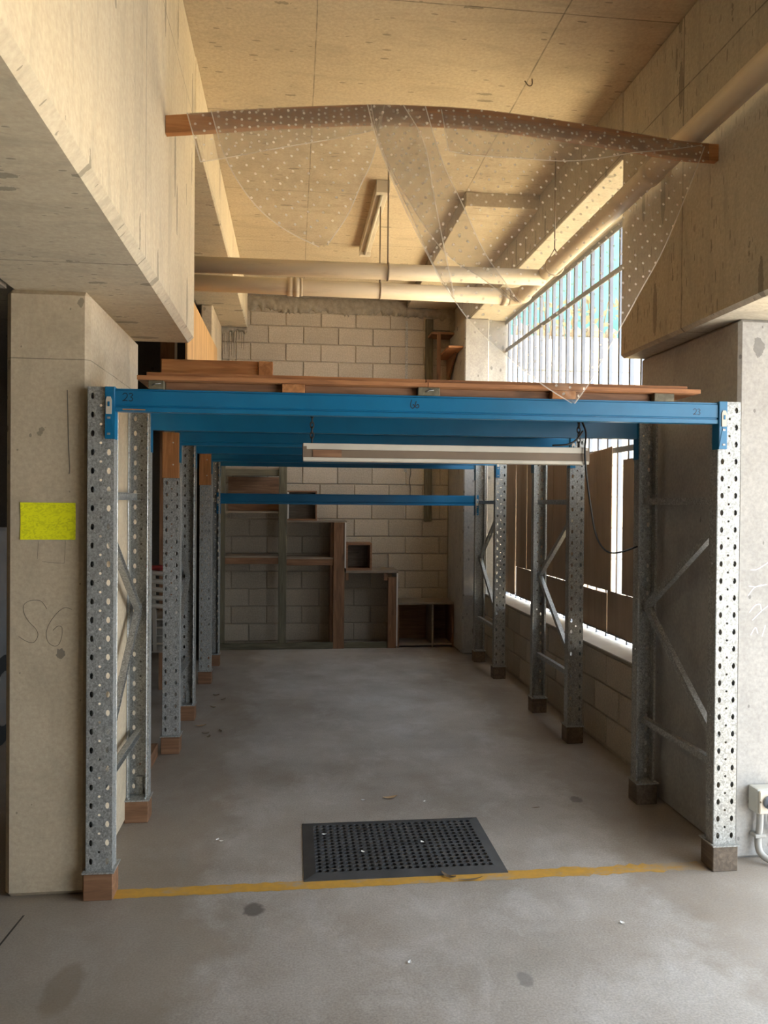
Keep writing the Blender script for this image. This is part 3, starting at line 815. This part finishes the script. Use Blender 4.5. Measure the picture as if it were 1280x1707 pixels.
net = empty('net_curtain', (.9, 3.36, 3.2), 'sheer spotted net draped over the bowed plank and hanging down', 'curtain')
def resample(pts, n):
    pts = [Vector(p) for p in pts]; d = [0]
    for a, b in zip(pts[:-1], pts[1:]): d.append(d[-1]+(b-a).length)
    out = []
    for i in range(n+1):
        t = d[-1]*i/n; j = 0
        while j < len(d)-2 and d[j+1] < t: j += 1
        out.append(pts[j].lerp(pts[j+1], (t-d[j])/max(1e-9, d[j+1]-d[j])))
    return out
def net_panel(name, left, right, y_top, y_bot, nu=30, nv=36, rip=.012, freq=9, ph=0, uvo=0, sag=0):
    """cloth spanned between two hanging edges, with folds; edges given by sight lines on the cloth's own upright plane"""
    def conv(lst):
        pts = catmull([Vector((p[0], p[1], 0)) for p in lst], 6)
        return resample(pts, nv)
    Lp, Rp = conv(left), conv(right)
    vs = []; uv = []
    for j in range(nv+1):
        t = j/nv; y = y_top+(y_bot-y_top)*min(1, t*1.25)
        for i in range(nu+1):
            s = i/nu
            q = Lp[j].lerp(Rp[j], s); q = q+Vector((0, sag*4*s*(1-s)*t, 0))
            w_ = at(q.x, q.y, 'Y', y)
            off = rip*math.sin(s*freq+ph+1.5*math.sin(t*2.2+ph))*min(1, .25+t*1.6)
            w_ = w_+Vector((0, off-rip, 0))
            vs.append(w_); uv.append((w_.x+uvo+.03*math.sin(w_.z*4+uvo*9), w_.z+.03*math.sin(w_.x*5+uvo)))
    mb = sm(MB()); fs = [(j*(nu+1)+i, j*(nu+1)+i+1, (j+1)*(nu+1)+i+1, (j+1)*(nu+1)+i) for j in range(nv) for i in range(nu)]
    org = ORG[net.name]; me = bpy.data.meshes.new(name)
    me.from_pydata([tuple(Vector(v)-org) for v in vs], [], fs)
    ul = me.uv_layers.new(name='UVMap')
    for lp in me.loops: ul.data[lp.index].uv = uv[lp.vertex_index]
    for p in me.polygons: p.use_smooth = True
    me.materials.append(m_net)
    o = bpy.data.objects.new(name, me); COL.objects.link(o); o.parent = net
    ORG[o.name] = org
    rows_l = [Vector(vs[j*(nu+1)]) for j in range(nv+1)]; rows_r = [Vector(vs[j*(nu+1)+nu]) for j in range(nv+1)]
    bot = [Vector(vs[nv*(nu+1)+i]) for i in range(nu+1)]
    for ed in (rows_l, rows_r, bot):
        if (ed[0]-ed[-1]).length > .06:
            MB().ribbon([p+Vector((0, -.001, 0)) for p in ed], .0048, (0, -1, 0)).build('hem', m_hem, o, org=org)
    return o
# big sheet falling to a point in front of the deck
net_panel('net_drape', [(622, 177), (640, 260), (690, 370), (728, 452), (780, 532), (842, 592), (905, 642), (953, 672)],
          [(1172, 246), (1150, 305), (1105, 415), (1066, 487), (1040, 535), (1010, 588), (985, 634), (957, 673)], 3.370, 3.262, 40, 44, .010, 12)
# gathered strip in the middle of the plank
net_panel('net_gather', [(618, 176), (636, 250), (690, 350), (745, 425), (800, 462), (850, 500)],
          [(708, 180), (735, 270), (770, 345), (805, 420), (840, 470), (866, 506)], 3.362, 3.300, 14, 30, .012, 14, 1.0, .3)
net_panel('net_gather', [(612, 176), (628, 235), (662, 320), (700, 400), (735, 470)],
          [(672, 178), (706, 240), (722, 330), (740, 420), (757, 500)], 3.356, 3.285, 12, 26, .010, 9, 2.0, .7)
# left swag and the strip that still covers the plank
net_panel('net_swag', [(352, 186), (378, 268), (422, 338), (472, 381), (532, 412)],
          [(640, 178), (622, 262), (600, 312), (578, 362), (545, 411)], 3.368, 3.33, 26, 26, .012, 11, .6, .15)
net_panel('net_swag', [(312, 189), (322, 225), (334, 270)], [(640, 178), (634, 198), (630, 216)], 3.376, 3.35, 26, 10, .006, 8, .2, .5, 3)
net_panel('net_swag', [(735, 184), (742, 220), (748, 252)], [(1168, 244), (1110, 252), (1052, 258)], 3.376, 3.345, 28, 12, .010, 10, .9, .9, 14)
# folded over the top of the plank
mbn = sm(MB()); vs = []; uvs = []
xs = [-.44+i*(1.84+.44)/60 for i in range(61)]
for x in xs:
    z = ztop_plank(x)
    lo = z-PH*1.25 if x > .05 else z-PH*(.12+1.13*max(0, (x+.44)/.49))
    for y, zz in ((YPK-.010, lo), (YPK-.006, (lo+z)/2), (YPK-.003, z+.001), (YPK+.017, z+.006), (YPK+.04, z+.001), (YPK+.043, z-.06)):
        vs.append((x, y, zz)); uvs.append((x+.37, zz))
me = bpy.data.meshes.new('net_fold'); me.from_pydata([tuple(Vector(v)-ORG[net.name]) for v in vs], [], [(i*6+k, i*6+k+1, i*6+7+k, i*6+6+k) for i in range(60) for k in range(5)])
ul = me.uv_layers.new(name='UVMap')
for lp in me.loops: ul.data[lp.index].uv = uvs[lp.vertex_index]
me.materials.append(m_net); o = bpy.data.objects.new('net_fold', me); COL.objects.link(o); o.parent = net

# ------------------------------------------------------------------ shelving at the back wall
YS = 8.85
sh = empty('stepped_shelving', (.2, 9.05, 0), 'stepped home-made timber shelving against the block wall', 'shelving')
B(-.80, .449, YS-.02, YS+.028, 0, .07).build('bottom_plate', m_treat['X'], sh, bevel=.003)
B(-.160, -.072, YS-.024, YS+.025, .071, 2.30).build('stud', m_treat['Z'], sh, bevel=.003)
B(-.80, -.745, YS, YS+.045, .07, 2.30).build('stud', m_treat['Z'], sh, bevel=.003)
B(.45, .573, YS-.02, YS+.03, 0, 1.41).build('stud', m_brown['Z'], sh, bevel=.003)
B(1.065, 1.160, YS-.02, YS+.03, 0, .80).build('stud', m_brown['Z'], sh, bevel=.003)
B(.573, .588, YS-.026, 9.262, .90, 1.41).build('side_panel', m_mel, sh)
B(1.160, 1.174, YS-.026, 9.262, .02, .845).build('side_panel', m_mel, sh)
B(.42, .449, YS+.031, 9.262, 0, 1.41).build('side_panel', m_brown['Z'], sh)
for x0, x1, z, th, mm in ((-.744, -.161, 1.92, .075, m_treat), (-.744, -.161, .945, .07, m_brown), (-.071, .449, .93, .07, m_brown)):
    B(x0, x1, YS+.001, YS+.04, z, z+th).build('front_rail', mm['X'], sh, bevel=.003)
for x0, x1, z in ((-.744, -.161, 1.016), (-.071, .449, 1.001), (-.744, -.161, 1.51), (-.744, -.161, 1.996)):
    B(x0, x1, YS+.004, 9.262, z, z+.018).build('shelf_board', m_chip, sh)
B(-.071, .60, YS-.005, 9.262, 1.411, 1.429).build('shelf_board', m_chip, sh)
B(.586, 1.178, YS-.02, 9.262, .846, .874).build('shelf_board', m_chip, sh)
B(-.744, -.161, 9.24, 9.255, 1.53, 1.92).build('back_panel', m_brown['X'], sh)
for x0, x1 in ((.586, .62), (1.02, 1.063)): B(x0, x1, YS, YS+.04, .76, .845).build('corner_block', m_brown['Z'], sh, bevel=.002)
B(.574, 1.064, YS, YS+.045, 0, .065).build('bottom_plate', m_treat['X'], sh, bevel=.003)
def open_box(name, x0, x1, y0, y1, z0, z1, th, m, lab, edge=None):
    r = empty(name, ((x0+x1)/2, (y0+y1)/2, z0), lab, 'box')
    B(x0, x1, y0, y1, z1-th, z1).build('top_panel', m, r, bevel=.001)
    B(x0, x1, y0, y1, z0, z0+th).build('bottom_panel', m, r, bevel=.001)
    B(x0, x0+th, y0, y1, z0+th, z1-th).build('side_panel', edge or m, r, bevel=.001)
    B(x1-th, x1, y0, y1, z0+th, z1-th).build('side_panel', m, r, bevel=.001)
    B(x0+th, x1-th, y1-.008, y1, z0+th, z1-th).build('back_panel', m_chip, r)
    return r
open_box('open_box', -.066, .262, YS+.01, 9.15, 1.4295, 1.76, .016, m_brown['X'], 'thin-walled open wooden box on the highest step of the shelving', m_mel)
open_box('open_box', .588, .880, YS-.01, 9.15, .8745, 1.18, .022, m_brown['X'], 'small open wooden box on the middle step of the shelving')
lu = empty('low_shelf_unit', (1.58, 9.05, 0), 'low two-compartment shelf unit in the back right corner', 'shelf unit')
B(1.175, 1.825, YS, 9.262, .485, .510).build('top_panel', m_chip, lu, bevel=.001)
for x in (1.175, 1.570, 1.803): B(x, x+.020, YS+.005, 9.262, 0, .485).build('upright', m_brown['Z'] if x != 1.570 else m_chip, lu)
for x0, x1 in ((1.195, 1.570), (1.590, 1.803)):
    B(x0, x1, YS+.01, 9.262, .02, .04).build('bottom_panel', m_chip, lu)
    B(x0, x1, 9.25, 9.262, .04, .485).build('back_panel', m_brown['X'], lu)
# wall fittings
tag(B(1.535, 1.622, 9.222, 9.262, 1.42, 3.80).build('wall_batten', m_treat['Z'], org=(1.58, 9.24, 1.42), bevel=.003), 'greenish timber batten fixed upright on the back wall', 'batten')
st = empty('shelf_strip', (1.31, 9.26, 2.1), 'slim perforated metal strip fixed upright on the back wall', 'metal strip')
mbp = MB()
for k in range(48): ring(mbp, 1.298, 1.324, 2.0+k*.037, 2.0+(k+1)*.037, 1.311, 2.0+(k+.5)*.037, .004, .009, 9.258)
mbp.build('strip', m_galv, st, solid=.004)
us = empty('upper_shelf', (1.85, 9.0, 3.0), 'small brown timber shelf high in the back right corner', 'shelf')
B(1.56, 1.826, 8.98, 9.262, 3.575, 3.60).build('top_board', m_brown['X'], us, bevel=.002)
B(1.625, 1.665, 8.96, 9.00, 2.90, 3.575).build('upright', m_brown['Z'], us, bevel=.002)
B(1.666, 1.826, 8.98, 9.262, 2.90, 2.92).build('bottom_board', m_brown['X'], us)
B(1.666, 1.828, 8.50, 9.262, 3.33, 3.352).build('shelf_board', m_plye, us, bevel=.002)
MB().prism([(9.26, 3.02), (9.26, 3.33), (8.75, 3.33)], lambda u, v, t: (t, u, v), 1.79, 1.81).build('bracket', m_brown['X'], us)
o = sm(MB().tube(catmull([(1.37, 9.24, 2.06), (1.372, 9.245, 1.98), (1.355, 9.24, 1.90), (1.37, 9.245, 1.8), (1.362, 9.24, 1.66)], 5), .004, 6)).build('loose_cable', m_black, org=(1.37, 9.24, 1.8))
tag(o, 'thin dark cord hanging on the back block wall', 'cable')

# ------------------------------------------------------------------ mat, painted line, litter on the floor
mt = empty('rubber_mat', (.508, 3.69, 0), 'black rubber mat full of round holes lying just inside the yellow line', 'mat')
mbm = MB(); NX, NY, T = 24, 15, .013
mx0, mx1, my0, my1 = .056, .952, 3.388, 4.000; bw = .05
px_, py_ = (mx1-mx0-2*bw)/NX, (my1-my0-2*bw)/NY
for i in range(NX):
    for j in range(NY):
        a, b = mx0+bw+i*px_, my0+bw+j*py_
        cx, cy = a+px_/2, b+py_/2; n = len(mbm.v)
        out = [(a+px_, cy), (a+px_, b+py_), (cx, b+py_), (a, b+py_), (a, cy), (a, b), (cx, b), (a+px_, b)]
        inn = [(cx+px_*.42*math.cos(q*math.pi/4), cy+py_*.42*math.sin(q*math.pi/4)) for q in range(8)]
        mbm.add([(u, v, T) for u, v in out]+[(u, v, T) for u, v in inn]+[(u, v, .001) for u, v in inn],
                [(q, (q+1) % 8, 8+(q+1) % 8, 8+q) for q in range(8)]+[(8+q, 8+(q+1) % 8, 16+(q+1) % 8, 16+q) for q in range(8)])
mbm.build('perforated_field', m_rub, mt)
rim = MB(); o4 = [(mx0, my0), (mx1, my0), (mx1, my1), (mx0, my1)]; i4 = [(mx0+bw, my0+bw), (mx1-bw, my0+bw), (mx1-bw, my1-bw), (mx0+bw, my1-bw)]
rim.add([(u, v, .0) for u, v in o4]+[(u, v, .004) for u, v in o4]+[(u, v, T) for u, v in i4]+[(u, v, 0.) for u, v in i4],
        [(k, (k+1) % 4, 4+(k+1) % 4, 4+k) for k in range(4)]+[(4+k, 4+(k+1) % 4, 8+(k+1) % 4, 8+k) for k in range(4)])
rim.build('bevelled_rim', m_rub, mt)
for k in (8, 16):
    x = mx0+bw+k*px_; B(x-.002, x+.002, my0+bw, my1-bw, T, T+.0015).build('seam', m_rub, mt)
yy = my0+bw+7*py_; B(mx0+bw, mx1-bw, yy-.002, yy+.002, T, T+.0015).build('seam', m_rub, mt)

n = 90; vs = []
for i in range(n+1):
    x = -.74+(1.84+.74)*i/n; e = .014 if x > 1.2 else .005
    vs += [(x, 3.322+random.uniform(-e, e)+.006*x, .0008), (x, 3.398+random.uniform(-e, e)+.008*x, .0008)]
tag(MB().add(vs, [(2*i, 2*i+2, 2*i+3, 2*i+1) for i in range(n)]).build('painted_line', m_line, org=(.55, 3.36, 0)), 'worn yellow painted line across the floor at the bay entrance', 'painted line')

def leaf(p, L_, W_, ang, m, lab, curl=.25, group=None, cat='leaf'):
    n = 8; vs = []
    for i in range(n+1):
        t = i/n; wv = W_*math.sin(math.pi*min(1, t*.97+.015))**.8
        z = .003+curl*L_*(2*t-1)**2*.35
        for k in (-1, 0, 1): vs.append((L_*(t-.5), k*wv/2, z+abs(k)*curl*W_*.5))
    c, s_ = math.cos(ang), math.sin(ang)
    vs = [(p[0]+x*c-y*s_, p[1]+x*s_+y*c, z) for x, y, z in vs]
    o = MB().add(vs, [(3*i+k, 3*i+k+1, 3*i+4+k, 3*i+3+k) for i in range(n) for k in (0, 1)]).build('fallen_leaf', m, org=(p[0], p[1], 0))
    return tag(o, lab, cat, group)
leaf((.54, 4.31), .085, .03, .25, m_leaf, 'tan dry leaf on the floor beyond the rubber mat')
leaf((.68, 3.365), .075, .022, 2.4, m_leafd, 'curled brown leaf at the front edge of the rubber mat', .5)
leaf((.77, 3.335), .11, .014, .1, m_leafd, 'long thin brown leaf stalk on the yellow line', .2)
leaf((-.655, 5.83), .08, .03, .3, m_leaf, 'pale dry leaf beside the middle left timber block')
for i, (x, y) in enumerate([(-.60, 5.63), (-.57, 5.55), (-.62, 6.35), (-.56, 6.6), (-.50, 5.68), (-.63, 6.75)]):
    leaf((x, y), .05, .022, i*1.3, m_leafd, 'small dark leaf scrap among the litter along the left posts', .4, 'leaf scraps by the left posts')
for i, (x, y) in enumerate([(.39, 4.29), (.33, 3.62), (.72, 4.24), (.16, 3.83), (.62, 3.70), (-.35, 3.85), (-.33, 3.83), (1.28, 2.93), (.42, 2.75)]):
    o = leaf((x, y), .022, .014, i*2.1, m_chalk, 'tiny white flake lying on the floor or the mat', .3, 'white flakes', 'flake')
    if .056 < x < .95 and 3.39 < y < 4.0: o.location.z = T
leaf((1.30, 4.10), .05, .01, .1, m_leafd, 'thin dark twig on the floor right of the mat', .1, None, 'twig')
tag(B(-.90, -.845, 4.45, 5.16, 0, .085).build('floor_timber', m_brown['Y'], org=(-.87, 4.8, 0), bevel=.003), 'length of timber lying on the floor between the left posts', 'timber')

# ------------------------------------------------------------------ note, pencil and chalk marks on the pillars
YP = 3.364
n = 10; vs = []
for j in range(n+1):
    for i in range(n+1):
        u, v = i/n, j/n
        vs.append((-1.100+.216*u, YP-.0015-.004*(2*v-1)**2*abs(2*u-1), 1.463+.151*v))
tag(MB().add(vs, [(j*(n+1)+i, j*(n+1)+i+1, (j+1)*(n+1)+i+1, (j+1)*(n+1)+i) for j in range(n) for i in range(n)]).build('paper_note', m_note, org=(-.99, YP, 1.53), solid=.0006),
    'bright yellow paper notice stuck on the left pillar', 'notice')
def pfn(px, py): return at(px, py, 'Y', YP-.0008)
S_ = [[(78, 1015), (68, 1002), (52, 1001), (40, 1008), (40, 1022), (48, 1036), (60, 1049), (63, 1060), (56, 1071), (44, 1069), (31, 1061)]]
G_ = [[(120, 1016), (108, 1013), (95, 1022), (83, 1038), (77, 1055), (80, 1070), (90, 1077), (98, 1074), (103, 1060), (103, 1046), (96, 1044), (88, 1051)]]
scribble('pencil_letters', pl, S_+G_, m_pencil, pfn, .0022)
scribble('pencil_rectangle', pl, [[(109, 901), (108, 925), (107, 939)], [(107, 939), (88, 938), (70, 936)], [(64, 902), (63, 918), (62, 932)]], m_pencil, pfn, .0014)
n = 14; c_ = at(101, 1089, 'Y', YP-.0006)
MB().add([c_]+[c_+Vector((math.cos(q*2*math.pi/n)*.020*random.uniform(.6, 1.2), 0, math.sin(q*2*math.pi/n)*.024*random.uniform(.6, 1.2))) for q in range(n)],
         [(0, 1+q, 1+(q+1) % n) for q in range(n)]).build('dark_smudge', m_smudge, pl)
scribble('stain_drip', pl, [[(112, 650), (113, 690), (114, 740), (116, 780), (115, 790)]], m_pencil, pfn, .004)
def rfn(px, py): return at(px, py, 'Y', 3.4192)
scribble('chalk_scrawl', pr, [[(1251, 950), (1262, 949), (1280, 938)], [(1247, 993), (1257, 980), (1270, 975)], [(1248, 977), (1260, 978), (1278, 974)],
                              [(1249, 1021), (1258, 1010), (1267, 1008), (1269, 1020)], [(1254, 1034), (1270, 1018), (1280, 1010)],
                              [(1251, 1059), (1259, 1046), (1263, 1056)], [(1270, 1061), (1276, 1042)]], m_chalk, rfn, .004)

# ------------------------------------------------------------------ power outlet on the right pillar
ot = empty('power_outlet', (2.14, 3.38, .23), 'grey surface-mounted switched power outlet low on the right pillar', 'power outlet')
B(2.088, 2.205, 3.345, 3.419, .232, .345).build('housing', m_outlet, ot, bevel=.010, seg=2)
B(2.094, 2.200, 3.334, 3.346, .236, .340).build('face_plate', m_white, ot, bevel=.004)
sm(MB().cyl((2.140, 3.334, .290), (2.140, 3.322, .290), .030, 24)).build('dial', m_dial, ot)
MB().bar((2.122, 3.316, .270), (2.160, 3.316, .312), .012, .012, (0, -1, 0)).build('switch_lever', m_dial, ot, bevel=.002)
sm(MB().cyl((2.098, 3.3345, .292), (2.098, 3.332, .292), .004, 8)).build('screw', m_rod, ot)
cdt = empty('conduit', (2.15, 3.38, 0), 'grey plastic conduit running from the power outlet down to the floor', 'conduit')
sm(MB().tube(catmull([(2.128, 3.385, .235), (2.128, 3.388, .16), (2.122, 3.390, .09), (2.124, 3.37, .045), (2.16, 3.34, .022), (2.25, 3.31, .017), (2.40, 3.29, .017)], 6), .0155, 12)).build('pipe', m_pvcg, cdt)
sm(MB().tube(catmull([(2.185, 3.39, .235), (2.185, 3.392, .18), (2.205, 3.395, .13), (2.26, 3.395, .11), (2.34, 3.395, .11)], 6), .013, 12)).build('pipe', m_pvcg, cdt)
B(2.098, 2.152, 3.371, 3.419, .112, .128).build('saddle_clip', m_pvcg, cdt, bevel=.003)

# ------------------------------------------------------------------ next bay on the left: stacked chairs and a parked car
def chair_parts(r):
    o = ORG[r.name]
    def P_(x, y, z): return o+Vector((x, y, z))
    n = 8; vs = []
    for j in range(n+1):
        for i in range(n+1):
            u, v = i/n*2-1, j/n*2-1
            vs.append(P_(u*.21*(1-.06*v), v*.22, .42-.012*(1-u*u)*(1-v*v)+(.01 if v < -.8 else 0)))
    sm(MB().add(vs, [(j*(n+1)+i, j*(n+1)+i+1, (j+1)*(n+1)+i+1, (j+1)*(n+1)+i) for j in range(n) for i in range(n)])).build('seat', m_chair, r, solid=.012)
    sm(MB().tube(catmull([P_(u*.21, .30-.05*u*u*4*.25, .80-.02*u*u) for u in (-1, -.5, 0, .5, 1)], 4), .02, 8)).build('top_rail', m_chair, r)
    for u in (-.95, -.5, 0, .5, .95):
        MB().bar(P_(u*.20, .215-.03*u*u, .42), P_(u*.205, .30-.05*u*u, .79), .028, .010, (0, 1, 0)).build('back_slat', m_chair, r)
    for sx in (-1, 1):
        MB().add([P_(sx*.21+a, -.20+b, .42) for a, b in ((-.02, -.02), (.02, -.02), (.02, .02), (-.02, .02))]+[P_(sx*.25+a, -.24+b, .0) for a, b in ((-.014, -.014), (.014, -.014), (.014, .014), (-.014, .014))],
                 [(0, 1, 2, 3), (7, 6, 5, 4), (0, 4, 5, 1), (1, 5, 6, 2), (2, 6, 7, 3), (3, 7, 4, 0)]).build('leg', m_chair, r)
        MB().add([P_(sx*.20+a, .20+b, .42) for a, b in ((-.02, -.02), (.02, -.02), (.02, .02), (-.02, .02))]+[P_(sx*.24+a, .27+b, .0) for a, b in ((-.014, -.014), (.014, -.014), (.014, .014), (-.014, .014))],
                 [(0, 1, 2, 3), (7, 6, 5, 4), (0, 4, 5, 1), (1, 5, 6, 2), (2, 6, 7, 3), (3, 7, 4, 0)]).build('leg', m_chair, r)
        sm(MB().tube(catmull([P_(sx*.215, -.19, .42), P_(sx*.235, -.2, .56), P_(sx*.245, -.17, .64), P_(sx*.25, 0, .655), P_(sx*.235, .2, .65), P_(sx*.2, .24, .64)], 4), .02, 8)).build('armrest', m_chair, r)
c0 = empty('plastic_chair', (-1.20, 6.45, 0), None, 'chair', 'stacked white plastic chairs'); chair_parts(c0)
ords = ['lowest', 'second lowest', 'middle', 'second highest', 'topmost']
for k in range(5):
    c = c0 if k == 0 else dup(c0)
    c.location = (-1.20, 6.75-.004*k, .066*k); c.rotation_euler = (0, 0, math.pi)
    c['label'] = ords[k]+' white plastic chair of the stack in the dark next bay'
n = 8; vs = []
for j in range(n+1):
    for i in range(n+1):
        u, v = i/n, j/n; vs.append((-1.36+.34*u, 6.41+.10*v, 1.09+.012*math.sin(u*9)*math.sin(v*7)+.02))
tag(sm(MB().add(vs, [(j*(n+1)+i, j*(n+1)+i+1, (j+1)*(n+1)+i+1, (j+1)*(n+1)+i) for j in range(n) for i in range(n)])).build('red_cloth', m_red, org=(-1.19, 6.46, 1.09), solid=.025), 'crumpled red cloth on top of the stacked chairs', 'cloth')

car = empty('parked_car', (-2.75, 6.6, 0), 'grey car parked in the dark next bay, a sliver left of the pillar', 'car')
prof = [(4.75, .32), (8.75, .30), (8.85, .55), (8.75, .78), (7.7, .92), (6.9, 1.40), (5.3, 1.46), (4.85, 1.0), (4.70, .85), (4.68, .5)]
MB().prism(prof, lambda u, v, t: (t*(1-.10*max(0, (v-.9)/.56)) + (-.275)*max(0, (v-.9)/.56), u, v), -3.6, -1.9).build('body', m_car, car, bevel=.03, seg=2)
wpf = [(5.15, .98), (6.55, .96), (6.6, 1.32), (5.42, 1.36)]
wpf2 = [(6.62, .96), (7.45, .95), (6.95, 1.30), (6.66, 1.32)]
for wq in (wpf, wpf2):
    MB().prism(wq, lambda u, v, t: (t-.13*(v-.9), u, v), -1.93, -1.912).build('side_window', m_glass, car)
for y in (5.5, 7.95):
    wv_ = sm(MB().tube([(-2.1, y, .31), (-2.09, y, .31), (-1.91, y, .31), (-1.895, y, .31)], [.27, .31, .31, .27], 28)).build('wheel', m_tyre, car)
    sm(MB().tube([(-1.90, y, .31), (-1.888, y, .31)], [.19, .17], 20)).build('rim', m_alloy, wv_)
MB().bar((-1.893, 5.85, .86), (-1.893, 6.02, .86), .02, .03).build('door_handle', m_alloy, car, bevel=.004)
MB().box(-1.95, -1.888, 4.82, 5.02, .72, .84).build('tail_light', m_red, car, bevel=.01)
